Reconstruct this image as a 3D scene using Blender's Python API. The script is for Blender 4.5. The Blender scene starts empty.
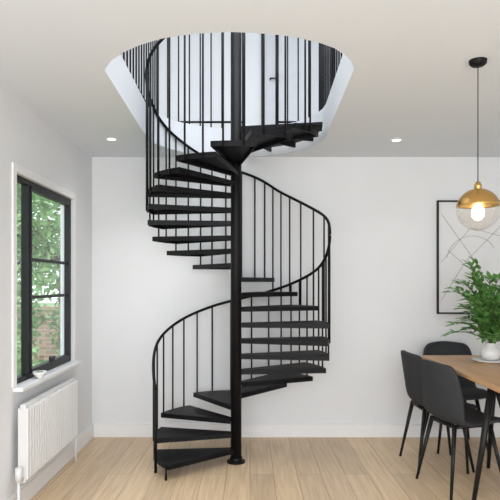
import bpy, math, random
from mathutils import Vector, Matrix
random.seed(7)
sc = bpy.context.scene
try:
    sc.view_settings.view_transform = 'Standard'
    sc.view_settings.look = 'None'
except Exception: pass
F=560.0; CZ=1.375; H=2.5; YW=5.0; XL=-1.41; XR=3.0; YR=-1.5; WT=.10

# ---------------------------------------------------------------- materials
def mat(name, col, rough=0.5, metal=0.0, noise=0.0, nscale=20, bump=0.0, emit=None, es=0, spec=.5):
    m=bpy.data.materials.new(name); m.use_nodes=True
    nt=m.node_tree; b=nt.nodes['Principled BSDF']
    b.inputs['Base Color'].default_value=(*col,1); b.inputs['Roughness'].default_value=rough
    b.inputs['Metallic'].default_value=metal; b.inputs['Specular IOR Level'].default_value=spec
    if emit:
        b.inputs['Emission Color'].default_value=(*emit,1); b.inputs['Emission Strength'].default_value=es
    if noise or bump:
        g=nt.nodes.new('ShaderNodeNewGeometry')
        n=nt.nodes.new('ShaderNodeTexNoise'); n.inputs['Scale'].default_value=nscale; n.inputs['Detail'].default_value=4
        nt.links.new(g.outputs['Position'],n.inputs['Vector'])
        if noise:
            r=nt.nodes.new('ShaderNodeValToRGB')
            r.color_ramp.elements[0].position=.3; r.color_ramp.elements[1].position=.7
            r.color_ramp.elements[0].color=(*[c*(1-noise) for c in col],1)
            r.color_ramp.elements[1].color=(*[min(1,c*(1+noise)) for c in col],1)
            nt.links.new(n.outputs['Fac'],r.inputs['Fac']); nt.links.new(r.outputs['Color'],b.inputs['Base Color'])
        if bump:
            bp=nt.nodes.new('ShaderNodeBump'); bp.inputs['Strength'].default_value=bump; bp.inputs['Distance'].default_value=.005
            nt.links.new(n.outputs['Fac'],bp.inputs['Height']); nt.links.new(bp.outputs['Normal'],b.inputs['Normal'])
    return m
M={}
M['wall']=mat('wall_paint',(.80,.81,.82),.85,noise=.01,nscale=3,bump=.03)
M['ceil']=mat('ceiling_paint',(.765,.80,.84),.9,noise=.01,nscale=2)
M['door']=mat('upper_door_paint',(.62,.63,.65),.5,noise=.02)
M['trim']=mat('trim_paint',(.86,.86,.86),.45,noise=.01)
M['black']=mat('black_powdercoat',(.0045,.0045,.0055),.5,noise=.15,nscale=60,spec=.22)
M['frame']=mat('window_frame_black',(.008,.009,.010),.45,noise=.1,spec=.3)
M['rad']=mat('radiator_enamel',(.76,.76,.76),.35,noise=.01)
M['fabric']=mat('charcoal_upholstery',(.036,.038,.042),.8,noise=.2,nscale=300,bump=.3,spec=.3)
M['leg']=mat('chair_leg_black',(.008,.008,.008),.4,noise=.1,spec=.3)
M['brass']=mat('brass',(.66,.40,.13),.22,1.0,noise=.04)
M['ceramic']=mat('white_ceramic',(.82,.81,.79),.25,noise=.02)
M['paper']=mat('art_paper',(.80,.80,.80),.9,noise=.01)
M['ink']=mat('art_ink',(.22,.22,.23),.8,noise=.05)
M['leaf']=mat('plant_leaf',(.12,.28,.065),.5,noise=.6,nscale=25)
M['leaf2']=mat('garden_leaf',(.24,.42,.16),.6,noise=.6,nscale=3)
M['stem']=mat('plant_stem',(.10,.14,.04),.6,noise=.2)
M['bark']=mat('bark',(.12,.08,.05),.9,noise=.4,nscale=12,bump=.5)
M['grass']=mat('lawn',(.20,.32,.12),.9,noise=.4,nscale=6)
M['bulb']=mat('bulb_glow',(1,.9,.7),.4,emit=(1,.80,.5),es=5,noise=.01)
M['lamp']=mat('downlight_glow',(1,1,1),.4,emit=(1,.97,.92),es=6,noise=.01)

def wood(name, c1,c2, plank=True, rough=.42):
    m=bpy.data.materials.new(name); m.use_nodes=True
    nt=m.node_tree; b=nt.nodes['Principled BSDF']; L=nt.links.new
    g=nt.nodes.new('ShaderNodeNewGeometry')
    mp=nt.nodes.new('ShaderNodeMapping'); mp.inputs['Rotation'].default_value=(0,0,math.radians(90))
    L(g.outputs['Position'],mp.inputs['Vector'])
    mp2=nt.nodes.new('ShaderNodeMapping'); mp2.inputs['Scale'].default_value=(1.2,22,22)
    L(mp.outputs['Vector'],mp2.inputs['Vector'])
    n=nt.nodes.new('ShaderNodeTexNoise'); n.inputs['Scale'].default_value=2.2; n.inputs['Detail'].default_value=6; n.inputs['Distortion'].default_value=.6
    L(mp2.outputs['Vector'],n.inputs['Vector'])
    r=nt.nodes.new('ShaderNodeValToRGB'); r.color_ramp.elements[0].position=.3; r.color_ramp.elements[1].position=.7
    r.color_ramp.elements[0].color=(*c1,1); r.color_ramp.elements[1].color=(*c2,1)
    L(n.outputs['Fac'],r.inputs['Fac'])
    if plank:
        br=nt.nodes.new('ShaderNodeTexBrick'); br.offset=.37
        br.inputs['Scale'].default_value=1; br.inputs['Brick Width'].default_value=1.7; br.inputs['Row Height'].default_value=.17
        br.inputs['Mortar Size'].default_value=.0022; br.inputs['Mortar Smooth'].default_value=.3
        br.inputs['Color1'].default_value=(.87,.86,.85,1); br.inputs['Color2'].default_value=(1.05,1.04,1.01,1); br.inputs['Mortar'].default_value=(.52,.45,.37,1)
        L(mp.outputs['Vector'],br.inputs['Vector'])
        mx=nt.nodes.new('ShaderNodeMix'); mx.data_type='RGBA'; mx.blend_type='MULTIPLY'; mx.inputs[0].default_value=1
        L(r.outputs['Color'],mx.inputs[6]); L(br.outputs['Color'],mx.inputs[7]); L(mx.outputs[2],b.inputs['Base Color'])
    else: L(r.outputs['Color'],b.inputs['Base Color'])
    b.inputs['Roughness'].default_value=rough
    return m
M['floor']=wood('oak_floor',(.60,.43,.26),(.77,.59,.395))
M['table']=wood('oak_table',(.46,.25,.11),(.66,.40,.20),False,.4)

def brickmat():
    m=bpy.data.materials.new('brick'); m.use_nodes=True; nt=m.node_tree; b=nt.nodes['Principled BSDF']
    g=nt.nodes.new('ShaderNodeNewGeometry'); mp=nt.nodes.new('ShaderNodeMapping'); mp.inputs['Rotation'].default_value=(math.radians(-90),0,0)
    br=nt.nodes.new('ShaderNodeTexBrick'); br.inputs['Scale'].default_value=1; br.inputs['Brick Width'].default_value=.22; br.inputs['Row Height'].default_value=.075; br.inputs['Mortar Size'].default_value=.006
    br.inputs['Color1'].default_value=(.46,.25,.17,1); br.inputs['Color2'].default_value=(.60,.38,.28,1); br.inputs['Mortar'].default_value=(.6,.57,.52,1)
    nt.links.new(g.outputs['Position'],mp.inputs['Vector']); nt.links.new(mp.outputs['Vector'],br.inputs['Vector']); nt.links.new(br.outputs['Color'],b.inputs['Base Color']); b.inputs['Roughness'].default_value=.9
    return m
M['brick']=brickmat()
def glassmat(name,tint,amt,pw):
    m=bpy.data.materials.new(name); m.use_nodes=True; nt=m.node_tree
    nt.nodes.remove(nt.nodes['Principled BSDF']); o=nt.nodes['Material Output']
    t=nt.nodes.new('ShaderNodeBsdfTransparent'); t.inputs['Color'].default_value=(*tint,1)
    g=nt.nodes.new('ShaderNodeBsdfGlossy'); g.inputs['Roughness'].default_value=.03; g.inputs['Color'].default_value=(1,1,1,1)
    lw=nt.nodes.new('ShaderNodeLayerWeight'); lw.inputs['Blend'].default_value=.5
    p=nt.nodes.new('ShaderNodeMath'); p.operation='POWER'; p.inputs[1].default_value=pw
    q=nt.nodes.new('ShaderNodeMath'); q.operation='MULTIPLY_ADD'; q.inputs[1].default_value=amt; q.inputs[2].default_value=.03
    mx=nt.nodes.new('ShaderNodeMixShader'); L=nt.links.new
    L(lw.outputs['Facing'],p.inputs[0]); L(p.outputs[0],q.inputs[0]); L(q.outputs[0],mx.inputs[0]); L(t.outputs[0],mx.inputs[1]); L(g.outputs[0],mx.inputs[2]); L(mx.outputs[0],o.inputs['Surface'])
    return m
M['glass']=glassmat('window_glass',(.98,.99,.99),.5,5)
M['globe']=glassmat('clear_globe_glass',(.97,.955,.93),.6,3)

# ---------------------------------------------------------------- mesh helpers
class MB:
    def __init__(s): s.v=[]; s.f=[]
    def box(s,x0,x1,y0,y1,z0,z1):
        n=len(s.v)
        s.v+=[(x0,y0,z0),(x1,y0,z0),(x1,y1,z0),(x0,y1,z0),(x0,y0,z1),(x1,y0,z1),(x1,y1,z1),(x0,y1,z1)]
        s.f+=[tuple(n+i for i in q) for q in [(0,3,2,1),(4,5,6,7),(0,1,5,4),(1,2,6,5),(2,3,7,6),(3,0,4,7)]]
        return s
    def cyl(s,p,q,r0,r1=None,n=12):
        r1=r0 if r1 is None else r1
        p=Vector(p);q=Vector(q);d=(q-p).normalized()
        u=d.orthogonal().normalized();w=d.cross(u);b=len(s.v)
        for c,r in((p,r0),(q,r1)):
            for i in range(n):
                a=2*math.pi*i/n; s.v.append(tuple(c+u*math.cos(a)*r+w*math.sin(a)*r))
        for i in range(n):
            j=(i+1)%n; s.f.append((b+i,b+j,b+n+j,b+n+i))
        s.f.append(tuple(b+i for i in range(n))[::-1]); s.f.append(tuple(b+n+i for i in range(n)))
        return s
    def tube(s,pts,r,n=10):
        pts=[Vector(p) for p in pts]; b=len(s.v); up=Vector((0,0,1))
        for k,p in enumerate(pts):
            d=(pts[min(k+1,len(pts)-1)]-pts[max(k-1,0)]).normalized()
            u=d.cross(up)
            if u.length<1e-3: u=d.orthogonal()
            u.normalize(); w=u.cross(d)
            for i in range(n):
                a=2*math.pi*i/n; s.v.append(tuple(p+u*math.cos(a)*r+w*math.sin(a)*r))
        for k in range(len(pts)-1):
            for i in range(n):
                j=(i+1)%n; s.f.append((b+k*n+i,b+k*n+j,b+(k+1)*n+j,b+(k+1)*n+i))
        s.f.append(tuple(b+i for i in range(n))[::-1]); e=b+(len(pts)-1)*n; s.f.append(tuple(e+i for i in range(n)))
        return s
    def prism(s,poly,z0,z1):
        b=len(s.v);n=len(poly)
        s.v+=[(x,y,z0) for x,y in poly]+[(x,y,z1) for x,y in poly]
        s.f.append(tuple(b+i for i in range(n))[::-1]); s.f.append(tuple(b+n+i for i in range(n)))
        for i in range(n):
            j=(i+1)%n; s.f.append((b+i,b+j,b+n+j,b+n+i))
        return s
    def lathe(s,prof,c=(0,0,0),n=32):
        b=len(s.v);k=len(prof)
        for r,z in prof:
            for i in range(n):
                a=2*math.pi*i/n; s.v.append((c[0]+r*math.cos(a),c[1]+r*math.sin(a),c[2]+z))
        for q in range(k-1):
            for i in range(n):
                j=(i+1)%n; s.f.append((b+q*n+i,b+q*n+j,b+(q+1)*n+j,b+(q+1)*n+i))
        return s
    def leaf(s,p,d,nrm,L,W):
        p=Vector(p);d=Vector(d).normalized();sd=d.cross(Vector(nrm))
        if sd.length<1e-3: sd=d.orthogonal()
        sd.normalize(); up=sd.cross(d)
        b=len(s.v)
        for a,w,h in((0,0,0),(.3,.42,.04),(.3,-.42,.04),(.62,.36,.03),(.62,-.36,.03),(1,0,-.08),(.3,0,0),(.62,0,-.01)):
            s.v.append(tuple(p+d*L*a+sd*W*w+up*L*h))
        s.f+=[(b,b+1,b+6),(b,b+6,b+2),(b+1,b+3,b+7,b+6),(b+6,b+7,b+4,b+2),(b+3,b+5,b+7),(b+7,b+5,b+4)]
        return s
    def obj(s,name,m,parent=None,smooth=False,bevel=0,auto=False):
        me=bpy.data.meshes.new(name); me.from_pydata(s.v,[],s.f); me.update()
        o=bpy.data.objects.new(name,me); sc.collection.objects.link(o); me.materials.append(M[m])
        if smooth:
            for p in me.polygons: p.use_smooth=len(p.vertices)<=4
        if bevel:
            md=o.modifiers.new('bevel','BEVEL'); md.width=bevel; md.segments=2; md.limit_method='ANGLE'
        if parent: o.parent=parent
        return o
def empty(name,loc=(0,0,0),rz=0):
    e=bpy.data.objects.new(name,None); e.location=loc; e.rotation_euler=(0,0,rz); e.empty_display_size=.1
    sc.collection.objects.link(e); return e

# ---------------------------------------------------------------- room
MB().box(XL-WT,XR+.2,YR,6.7,-.1,0).obj('floor','floor')
WY0,WY1,WZ0,WZ1=3.36,4.46,.755,2.04
MB().box(XL-WT,XL,YR,WY0,0,5.0).box(XL-WT,XL,WY1,6.7,0,5.0).box(XL-WT,XL,WY0,WY1,0,WZ0).box(XL-WT,XL,WY0,WY1,WZ1,5.0).obj('wall_left','wall')
MB().box(XL,XR,YW,YW+.15,0,H).obj('wall_back','wall')
MB().box(XR,XR+.2,YR,6.7,0,5.0).obj('wall_right','wall')
MB().box(XL,XR,6.5,6.7,2.75,5).obj('wall_upper_back','wall')
MB().box(XL-WT,XR+.2,YR,6.7,5.0,5.15).obj('ceiling_upper','ceil')
d1=empty('door_1',(0,6.5,2.75))
MB().box(.13,.17,-.03,0,0,2.0).box(.93,.985,-.03,0,0,2.0).box(.17,.93,-.03,0,1.95,2.0).obj('frame','frame',d1,bevel=.003)
MB().box(.17,.93,-.018,0,.005,1.95).obj('leaf','door',d1)
MB().box(.27,.83,-.024,-.018,.15,.9).box(.27,.83,-.024,-.018,1.02,1.82).obj('panels','door',d1,bevel=.004)
MB().cyl((.235,-.018,.98),(.235,-.06,.98),.01).cyl((.235,-.058,.98),(.33,-.058,.98),.009).obj('handle','frame',d1,smooth=True)

PX,PY=-.107,4.30; HR=.69
front=[(354,69),(351,61),(345,55),(334,48),(320,43),(300,38),(280,35),(255,33),(230,32),(205,33),(180,35.5),(160,39),(140,45),(122,53),(111,61),(104.5,70)]
hole=[]
for a in range(180,-1,-10):
    hole.append((PX+HR*math.cos(math.radians(a)),PY+HR*math.sin(math.radians(a))))
for px,py in front:
    y=F*(H-CZ)/(283-py); x=(px-250)/F*y
    x=max(PX-HR,min(PX+HR,x)); hole.append((x,y))
cu=bpy.data.curves.new('slab','CURVE'); cu.dimensions='2D'; cu.fill_mode='BOTH'; cu.extrude=.125
for poly in ([(XL,YR),(XR,YR),(XR,6.5),(XL,6.5)],hole):
    sp=cu.splines.new('POLY'); sp.points.add(len(poly)-1); sp.use_cyclic_u=True
    for i,(x,y) in enumerate(poly): sp.points[i].co=(x,y,0,1)
tmp=bpy.data.objects.new('tmp',cu); sc.collection.objects.link(tmp)
bpy.context.view_layer.update()
dg=bpy.context.evaluated_depsgraph_get()
me=bpy.data.meshes.new_from_object(tmp.evaluated_get(dg)); me.materials.clear(); me.materials.append(M['ceil'])
for v in me.vertices: v.co.z+=H+.125
bpy.data.objects.remove(tmp)
o=bpy.data.objects.new('ceiling',me); sc.collection.objects.link(o)
for p in me.polygons: p.use_smooth=False

bb=.125
MB().box(XL+.016,XR,YW-.016,YW,0,bb-.012).box(XL+.016,XR,YW-.011,YW,bb-.012,bb).obj('baseboard_back','trim',bevel=.003)
MB().box(XL,XL+.016,YR,YW,0,bb-.012).box(XL,XL+.011,YR,YW,bb-.012,bb).obj('baseboard_left','trim',bevel=.003)
MB().box(XR-.016,XR,YR,YW-.016,0,bb).obj('baseboard_right','trim',bevel=.003)

# window
w=empty('window_1')
fx0,fx1=XL-.060,XL-.015
mb=MB(); t=.034
mb.box(fx0,fx1,WY0,WY0+t,WZ0,WZ1).box(fx0,fx1,WY1-t,WY1,WZ0,WZ1).box(fx0,fx1,WY0+t,WY1-t,WZ0,WZ0+t).box(fx0,fx1,WY0+t,WY1-t,WZ1-t,WZ1)
my=3.61
mb.box(fx0,fx1,my-.02,my+.02,WZ0+t,WZ1-t)
mb.obj('frame',"frame",w,bevel=.004)
mb=MB()
for z in(1.28,1.53): mb.box(fx0+.015,fx1-.01,my+.02,WY1-t,z-.011,z+.011)
sx0,sx1=fx0+.01,fx1+.006
y0,y1,z0,z1=my+.02,WY1-t,WZ0+t,WZ1-t
mb.box(sx0,sx1,y0,y0+.022,z0,z1).box(sx0,sx1,y1-.022,y1,z0,z1).box(sx0,sx1,y0,y1,z0,z0+.025).box(sx0,sx1,y0,y1,z1-.025,z1)
mb.obj('casement','frame',w,bevel=.003)
MB().box(fx1,fx1+.03,my+.36,my+.39,WZ0+.06,WZ0+.10).box(fx1+.02,fx1+.032,my+.30,my+.40,WZ0+.085,WZ0+.10).obj('handle','frame',w)
MB().box(XL-.039,XL-.036,WY0+.02,WY1-.02,WZ0+.02,WZ1-.02).obj('glass','glass',w)
c=.05
MB().box(XL,XL+.012,WY0-c,WY0,WZ0,WZ1+c).box(XL,XL+.012,WY1,WY1+c,WZ0,WZ1+c).box(XL,XL+.012,WY0,WY1,WZ1,WZ1+c).obj('trim_1','trim',bevel=.002)
MB().box(XL-.014,XL+.060,WY0-.03,WY1+.05,WZ0-.030,WZ0-.003).obj('window_sill','trim',bevel=.005)
s=[(0,.0),(.022,.0),(.024,.006),(.05,.03),(.058,.045),(.054,.045),(.045,.030),(.02,.012),(0,.011)]
s=[(r*.8,z) for r,z in s]
bw=empty('sill_bowl',(XL+.035,3.66,WZ0-.003))
MB().lathe(s,(0,0,0),28).obj('bowl','ceramic',bw,smooth=True)
mb=MB()
for i in range(40):
    a=random.uniform(0,6.28);r=random.uniform(0,.02)
    mb.leaf((r*math.cos(a),r*math.sin(a),.025),(math.cos(a)*.6,math.sin(a)*.6,random.uniform(.5,1.4)),(0,0,1),random.uniform(.02,.03),.014)
mb.obj('succulent_leaves','leaf',bw)

# radiator
rd=empty('radiator')
ry0,ry1,rz0,rz1=3.30,4.28,.19,.655; rx0,rx1=XL+.035,XL+.10
mb=MB(); n=24; dy=(ry1-ry0)/n
for i in range(n):
    yc=ry0+dy*(i+.5)
    mb.box(rx0,rx1,yc-dy*.34,yc+dy*.34,rz0+.02,rz1-.02)
mb.obj('fins','rad',rd,bevel=.009)
MB().box(rx0+.015,rx1-.015,ry0+.005,ry1-.005,rz0,rz0+.045).box(rx0+.015,rx1-.015,ry0+.005,ry1-.005,rz1-.045,rz1-.0).obj('headers','rad',rd,bevel=.008)
MB().box(rx0+.02,rx0+.03,ry0+.01,ry1-.01,rz0+.03,rz1-.03).obj('back_panel','rad',rd)
MB().cyl((XL+.065,ry0+.0,rz0+.03),(XL+.065,ry0-.05,rz0+.03),.012).cyl((XL+.065,ry0-.045,rz0+.05),(XL+.065,ry0-.045,0),.009).cyl((XL+.065,ry0-.045,rz0+.03),(XL+.065,ry0-.045,rz0+.11),.02).cyl((XL+.065,ry1,rz0+.03),(XL+.065,ry1+.05,rz0+.03),.012).cyl((XL+.065,ry1+.045,rz0+.05),(XL+.065,ry1+.045,0),.009).obj('pipes','rad',rd,smooth=True)
MB().box(XL+.001,rx0+.01,ry0+.15,ry0+.18,rz1-.1,rz1-.05).box(XL+.001,rx0+.01,ry1-.18,ry1-.15,rz1-.1,rz1-.05).obj('brackets','rad',rd)

# ---------------------------------------------------------------- spiral staircase
st=empty('spiral_staircase',(PX,PY,0))
T=[(203,.11),(181,.23),(146,.33),(110,.43),(66,.52),(40,.61),(20,.71),(6,.83),(-2,.95),(7,1.07),(33,1.19),(56,1.30),(77,1.42),(110,1.53),(135,1.64),(155,1.74),(171,1.85),(185,1.95),(202,2.06),(224,2.15),(247,2.23),(270,2.30),(293,2.38),(322,2.46)]
RT=[.62,.62,.64,.65,.66,.68,.70,.71,.71,.71,.69,.665,.66,.66,.665,.67,.67,.67,.67,.67,.67,.67,.67,.66]
TT=.036
def interp(lst,t):
    t=max(0,min(len(lst)-1,t)); i=min(int(t),len(lst)-2); f=t-i
    p0=lst[max(i-1,0)];p1=lst[i];p2=lst[i+1];p3=lst[min(i+2,len(lst)-1)]
    return .5*((2*p1)+(-p0+p2)*f+(2*p0-5*p1+4*p2-p3)*f*f+(-p0+3*p1-3*p2+p3)*f**3)
A=[a for a,z in T]
off=[.49,.60,.69,.74,.78,.79,.79,.79,.79,.80,.83,.86,.89,.92,.94,.95,.95,.94,.92,.90,.89,.89,.91,.92]
Z=[z+o_ for (a,z),o_ in zip(T,off)]
for i,(a,z) in enumerate(T):
    R=RT[i]; mb=MB(); hw=16 if i else 19
    if i>=19: hw=13
    def wedge(r0,r1,ha0,ha1,z0,z1):
        poly=[]
        n=8
        for k in range(n+1):
            aa=math.radians(a-ha1+2*ha1*k/n); poly.append((r1*math.cos(aa),r1*math.sin(aa)))
        for k in range(3):
            aa=math.radians(a+ha0-2*ha0*k/2); poly.append((r0*math.cos(aa),r0*math.sin(aa)))
        mb.prism(poly,z0,z1)
    wedge(.035,R,42,hw,z-.010,z)
    for sgn in(1,-1):
        a0=math.radians(a+sgn*42);a1=math.radians(a+sgn*hw)
        p=Vector((.045*math.cos(a0),.045*math.sin(a0)));q=Vector((R*math.cos(a1),R*math.sin(a1)))
        d=(q-p).normalized();nn=Vector((-d.y,d.x))*(-sgn)*.006
        mb.prism([tuple(p),tuple(q),tuple(q+nn),tuple(p+nn)][::(-1 if sgn>0 else 1)],z-TT,z-.008)
    poly=[(R*math.cos(math.radians(a-hw+2*hw*k/8)),R*math.sin(math.radians(a-hw+2*hw*k/8))) for k in range(9)]
    poly+=[((R-.008)*math.cos(math.radians(a+hw-2*hw*k/8)),(R-.008)*math.sin(math.radians(a+hw-2*hw*k/8))) for k in range(9)]
    mb.prism(poly,z-TT,z-.008)
    mb.obj('tread_%02d'%(i+1),'black',st)
MB().cyl((0,0,0),(0,0,3.75),.0415,n=40).obj('center_pole','black',st,smooth=True)
MB().lathe([(.070,0),(.070,.012),(.05,.018),(.048,.04),(.04,.042)],n=36).obj('pole_base','black',st)
def ringpt(a,z,r): return (r*math.cos(math.radians(a)),r*math.sin(math.radians(a)),z)
pts=[];n=260
for k in range(n+1):
    t=(len(T)-1)*k/n
    pts.append(ringpt(interp(A,t),interp(Z,t),interp(RT,t)+.007))
MB().tube(pts,.0115,10).obj('handrail','black',st,smooth=True)
mb=MB()
for i,(a,z) in enumerate(T):
    dts=(-.33,0,.33) if (i<7 or 10<i<14) else (-.25,.25)
    for dt in dts:
        t=i+dt
        if t<=0: continue
        t=min(t,len(T)-1)
        aa=interp(A,t); r=interp(RT,t)+.006
        mb.cyl(ringpt(aa,z-TT,r),ringpt(aa,interp(Z,t),r),.0068,n=8)
mb.cyl(ringpt(A[0],0,RT[0]+.006),ringpt(A[0],Z[0],RT[0]+.006),.011,n=10)
mb.cyl(ringpt(A[0]+17,.0,RT[0]+.004),ringpt(A[0]+17,.10,RT[0]+.004),.008,n=10)
mb.obj('balusters','black',st,smooth=True)
mb=MB(); poly=[]
for k in range(13):
    aa=math.radians(350+(446-350)*k/12); poly.append((.66*math.cos(aa),.66*math.sin(aa)))
poly+= [(.03,.04),(.04,0)]
mb.prism(poly,2.56,2.58)
for aa in(353,20,42,64,84):
    r=math.radians(aa); d=Vector((math.cos(r),math.sin(r)));nn=Vector((-d.y,d.x))*.010
    p=d*.04;q=d*.655
    mb.prism([tuple(p-nn),tuple(q-nn),tuple(q+nn),tuple(p+nn)],2.52,2.56)
mb.obj('landing','black',st)

gr=empty('landing_guardrail')
def guard(pl,name):
    mb=MB()
    mb.tube([(x,y,3.68) for x,y in pl],.014,8); mb.tube([(x,y,2.82) for x,y in pl],.010,8)
    for (x0,y0),(x1,y1) in zip(pl[:-1],pl[1:]):
        L=math.hypot(x1-x0,y1-y0); n=max(1,round(L/.1))
        for k in range(n): 
            f=k/n; mb.cyl((x0+(x1-x0)*f,y0+(y1-y0)*f,2.75),(x0+(x1-x0)*f,y0+(y1-y0)*f,3.68),.0065,n=8)
    x,y=pl[-1]; mb.cyl((x,y,2.75),(x,y,3.68),.016,n=10); x,y=pl[0]; mb.cyl((x,y,2.75),(x,y,3.68),.016,n=10)
    mb.obj(name,'black',gr,smooth=True)
gx0,gx1=PX-HR-.04,PX+HR+.04
guard([(gx0,2.5),(gx0,5.03),(PX+.05,5.03)],'rail_left_and_back')
guard([(gx1,2.5),(gx1,5.03),(PX+.35,5.03)],'rail_right')

for x,y in((-1.08,4.37),(1.15,4.40),(-1.08,1.6),(1.15,1.6)):
    e=empty('recessed_downlight',(x,y,H))
    MB().lathe([(.030,-.001),(.032,-.006),(.045,-.006),(.048,0)],n=28).obj('bezel','trim',e,smooth=True)
    MB().cyl((0,0,-.004),(0,0,-.001),.031,n=24).obj('lens','lamp',e)
    ld=bpy.data.lights.new('spot','SPOT'); ld.energy=9; ld.spot_size=math.radians(110); ld.spot_blend=1; ld.shadow_soft_size=.06; ld.color=(1,.98,.95)
    lo=bpy.data.objects.new('beam',ld); sc.collection.objects.link(lo); lo.parent=e; lo.location=(0,0,-.02)

# pendant
pe=empty('pendant_lamp',(1.152,2.83,0))
gc=1.745; gr_=.106
MB().lathe([(0,H-.028),(.03,H-.028),(.042,H-.018),(.044,H)],n=28).obj('canopy','black',pe,smooth=True)
MB().cyl((0,0,gc+gr_+.02),(0,0,H-.02),.0025,n=8).obj('cord','black',pe)
MB().lathe([(0,gc+gr_+.035),(.010,gc+gr_+.035),(.018,gc+gr_+.02),(.018,gc+gr_-.01),(0,gc+gr_-.01)],n=20).obj('socket','brass',pe,smooth=True)
cap=[(gr_*1.012*math.sin(math.radians(a)),gc+gr_*1.012*math.cos(math.radians(a))) for a in range(4,82,4)]
cap+=[(gr_*.985*math.sin(math.radians(a)),gc+gr_*.985*math.cos(math.radians(a))) for a in range(80,3,-4)]
MB().lathe(cap,n=48).obj('brass_cap','brass',pe,smooth=True)
gl=[(gr_*math.sin(math.radians(a)),gc+gr_*math.cos(math.radians(a))) for a in range(80,181,4)]
MB().lathe(gl,n=48).obj('globe_glass','globe',pe,smooth=True)
bl=[(.001,gc-.055),(.016,gc-.05),(.028,gc-.035),(.032,gc-.015),(.028,gc+.005),(.017,gc+.03),(.014,gc+.06),(.001,gc+.06)]
MB().lathe(bl,n=24).obj('bulb','bulb',pe,smooth=True)

# wall art
fa=empty('framed_wall_art',(0,YW,0))
ax0,ax1,az0,az1=1.665,2.46,1.10,2.11; t=.014
MB().box(ax0,ax0+t,-.025,0,az0,az1).box(ax1-t,ax1,-.025,0,az0,az1).box(ax0+t,ax1-t,-.025,0,az0,az0+t).box(ax0+t,ax1-t,-.025,0,az1-t,az1).obj('frame','frame',fa)
MB().box(ax0+t,ax1-t,-.010,-.002,az0+t,az1-t).obj('print','paper',fa)
def art(px,py): return (((px-250)/112),-.0115,CZ+(283-py)/112)
mb=MB()
def aline(ps,r=.0016): mb.tube([art(*p) for p in ps],r,6)
aline([(441,214),(475,262),(497,297)]); aline([(441,262),(470,228),(500,236),(512,240)])
aline([(441,300),(465,262),(510,216)]); aline([(447,250),(505,300)])
aline([(472+26*math.cos(math.radians(a)),262+26*math.sin(math.radians(a))) for a in range(190,330,8)])
mb.obj('line_drawing','ink',fa)

# dining table
TZ=.795
dt=empty('dining_table')
tx0,tx1,ty0,ty1=1.38,2.32,3.05,4.50
MB().box(tx0,tx1,ty0,ty1,TZ-.032,TZ).obj('tabletop','table',dt,bevel=.006)
mb=MB()
for yy,ins,so,si in((3.42,.10,.12,.25),(4.16,.44,.05,.05)):
    for sx,xx in((1,tx0+ins),(-1,tx1-ins)):
        mb.cyl((xx,yy,TZ-.032),(xx-sx*so,yy,0),.024,.013,n=12)
        if ins<.2: mb.cyl((xx+sx*.02,yy,TZ-.032),(xx+sx*si,yy,0),.020,.012,n=12)
    mb.box(tx0+.06,tx1-.06,yy-.03,yy+.03,TZ-.055,TZ-.03)
mb.obj('legs','leg',dt,smooth=True)

def chair(loc,rz):
    e=empty('dining_chair',loc,rz)
    prof=[(.225,.435,.19),(.22,.462,.205),(.14,.475,.222),(.02,.462,.23),(-.10,.455,.232),(-.165,.475,.235),(-.195,.53,.238),(-.21,.61,.238),(-.225,.70,.232),(-.24,.79,.215),(-.25,.84,.195),(-.253,.862,.165)]
    nv=11; mb=MB()
    for k,(x,z,w_) in enumerate(prof):
        bf=max(0,min(1,(k-3)/4))
        for j in range(nv):
            v=-1+2*j/(nv-1)
            mb.v.append((x+bf*.075*v*v, w_*v*(1-.04*bf*v*v), z+(1-bf)*.018*v*v-(.02*v*v if k>9 else 0)))
    for k in range(len(prof)-1):
        for j in range(nv-1):
            b=k*nv+j; mb.f.append((b,b+1,b+nv+1,b+nv))
    o=mb.obj('seat_shell','fabric',e,smooth=True)
    md=o.modifiers.new('s','SOLIDIFY'); md.thickness=.032; md.offset=0
    md=o.modifiers.new('ss','SUBSURF'); md.levels=2; md.render_levels=2
    mb=MB()
    for sx in(1,-1):
        for sy in(1,-1):
            mb.cyl((sx*.13-.01,sy*.13,.452),(sx*.205-.01,sy*.205,0),.016,.009,n=12)
    mb.box(-.15,.13,-.14,-.11,.43,.45).box(-.15,.13,.11,.14,.43,.45).box(-.15,-.12,-.14,.14,.43,.45).box(.10,.13,-.14,.14,.43,.45)
    mb.obj('legs','leg',e,smooth=True)
chair((1.43,3.79,0),math.radians(14))
chair((1.42,4.26,0),math.radians(3))
chair((1.72,4.71,0),math.radians(-90))

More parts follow.
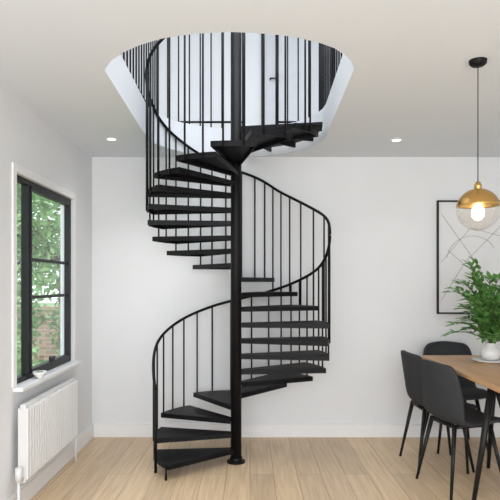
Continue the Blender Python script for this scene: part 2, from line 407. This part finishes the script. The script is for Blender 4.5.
# potted plant
pp=empty('potted_plant',(1.77,4.12,TZ))
MB().lathe([(0,.0),(.10,.0),(.125,.012),(.13,.02),(.122,.02),(.098,.010),(0,.009)],n=36).obj('saucer','ceramic',pp,smooth=True)
MB().lathe([(0,.01),(.035,.01),(.060,.03),(.070,.06),(.063,.09),(.042,.115),(.034,.13),(.037,.14),(.032,.14),(.028,.13),(.035,.115),(0,.11)],n=36).obj('vase','ceramic',pp,smooth=True)
ml=MB(); ms=MB()
for i in range(78):
    a=i*2.399; sp=random.uniform(.08,.33); h=random.uniform(.16,.66)*(1.0 if sp<.2 else .82)
    pts=[]
    for k in range(11):
        f=k/10; r=sp*f**1.2; z=.115+h*(1-(1-f)**1.5) - .07*f*f*(sp/.25)
        pts.append(Vector((r*math.cos(a)*1.0,r*math.sin(a)*.8,z)))
    ms.tube(pts,.0022,5)
    for k in range(2,11):
        d=(pts[k]-pts[k-1]).normalized()
        for sgn in(1,-1):
            sd=d.cross(Vector((0,0,1)));sd=sd.normalized() if sd.length>.01 else Vector((1,0,0))
            dd=d*.7+sd*sgn*.9+Vector((random.uniform(-.2,.2),random.uniform(-.2,.2),random.uniform(-.1,.4)))
            ml.leaf(pts[k],dd,(random.uniform(-.4,.4),random.uniform(-.6,.2),1),random.uniform(.05,.095),random.uniform(.024,.04))
    ml.leaf(pts[-1],pts[-1]-pts[-2],(0,-.3,1),.08,.034)
ms.obj('stems','stem',pp); ml.obj('leaves','leaf',pp)

# garden
MB().box(-30,XL-WT,-10,40,-.12,-.03).obj('garden_lawn','grass')
MB().box(-9,-2.6,10.2,10.45,-.028,.88).box(-9,-2.6,10.17,10.48,.88,.94).obj('garden_brick_wall','brick')
def tree(name,loc,cz,rad,n,ls,trunk):
    e=empty(name,(loc[0],loc[1],-.03)); mb=MB()
    for i in range(n):
        d=Vector((random.gauss(0,1),random.gauss(0,1),random.gauss(0,1))).normalized()
        r=random.uniform(.35,1)**.6*(1+.18*math.sin(d.x*7+d.z*5))
        p=Vector((d.x*rad[0]*r,d.y*rad[1]*r,cz+d.z*rad[2]*r))
        if p.z<ls*1.4: continue
        mb.leaf(p,(random.gauss(0,1),random.gauss(0,1),random.gauss(0,.6)),(random.gauss(0,1),random.gauss(0,1),1),ls*random.uniform(.7,1.3),ls*.6)
    mb.obj('foliage','leaf2',e)
    mt=MB(); mt.cyl((0,0,0),(0,0,cz),trunk,trunk*.5)
    for i in range(7):
        a=i*.9; mt.cyl((0,0,cz*.55+.04*i*cz*.3),(rad[0]*.6*math.cos(a),rad[1]*.6*math.sin(a),cz+rad[2]*.3*math.sin(i)),trunk*.35,trunk*.1,n=6)
    mt.obj('trunk','bark',e)
tree('garden_tree',(-4.1,12.3,0),2.9,(1.9,1.5,1.5),3800,.17,.12)
tree('garden_tree',(-6.4,14.5,0),2.4,(2.0,1.5,1.7),3200,.2,.12)
tree('garden_shrub',(-3.75,8.6,0),.85,(.55,.6,.80),1800,.10,.03)
tree('garden_shrub',(-2.85,9.2,0),.65,(.45,.5,.62),1400,.09,.03)
tree('garden_shrub',(-3.1,6.7,0),.36,(.5,.5,.36),1200,.08,.03)

# light
wd=bpy.data.worlds.new('world'); sc.world=wd; wd.use_nodes=True
nt=wd.node_tree; bg=nt.nodes['Background']
tc=nt.nodes.new('ShaderNodeTexCoord'); sx=nt.nodes.new('ShaderNodeSeparateXYZ'); rp=nt.nodes.new('ShaderNodeValToRGB')
rp.color_ramp.elements[0].position=0; rp.color_ramp.elements[0].color=(.93,.96,1,1)
rp.color_ramp.elements[1].position=.8; rp.color_ramp.elements[1].color=(.80,.88,1,1)
nt.links.new(tc.outputs['Generated'],sx.inputs[0]); nt.links.new(sx.outputs['Z'],rp.inputs[0]); nt.links.new(rp.outputs[0],bg.inputs['Color'])
bg.inputs['Strength'].default_value=2.4
def area(name,loc,rot,sx_,sy_,e,col=(1,1,1)):
    ld=bpy.data.lights.new(name,'AREA'); ld.shape='RECTANGLE'; ld.size=sx_; ld.size_y=sy_; ld.energy=e; ld.color=col
    o=bpy.data.objects.new(name,ld); sc.collection.objects.link(o); o.location=loc; o.rotation_euler=rot; return o
area('rear_fill',(.1,-1.3,1.5),(math.radians(90),0,math.radians(-8)),2.6,2.2,96,(.95,.97,1))  # added area light behind the camera, brightens the lower room
area('upper_fill',(.3,3.2,4.95),(0,0,0),2.4,2.4,100,(.98,.985,1))  # unseen fill added above the opening to keep the stairwell bright

cam=bpy.data.cameras.new('camera'); co=bpy.data.objects.new('camera',cam); sc.collection.objects.link(co)
co.location=(0,0,CZ); co.rotation_euler=(math.radians(90),0,0); cam.sensor_width=36; cam.lens=F/500*36; cam.shift_y=.066; cam.clip_start=.05
sc.camera=co
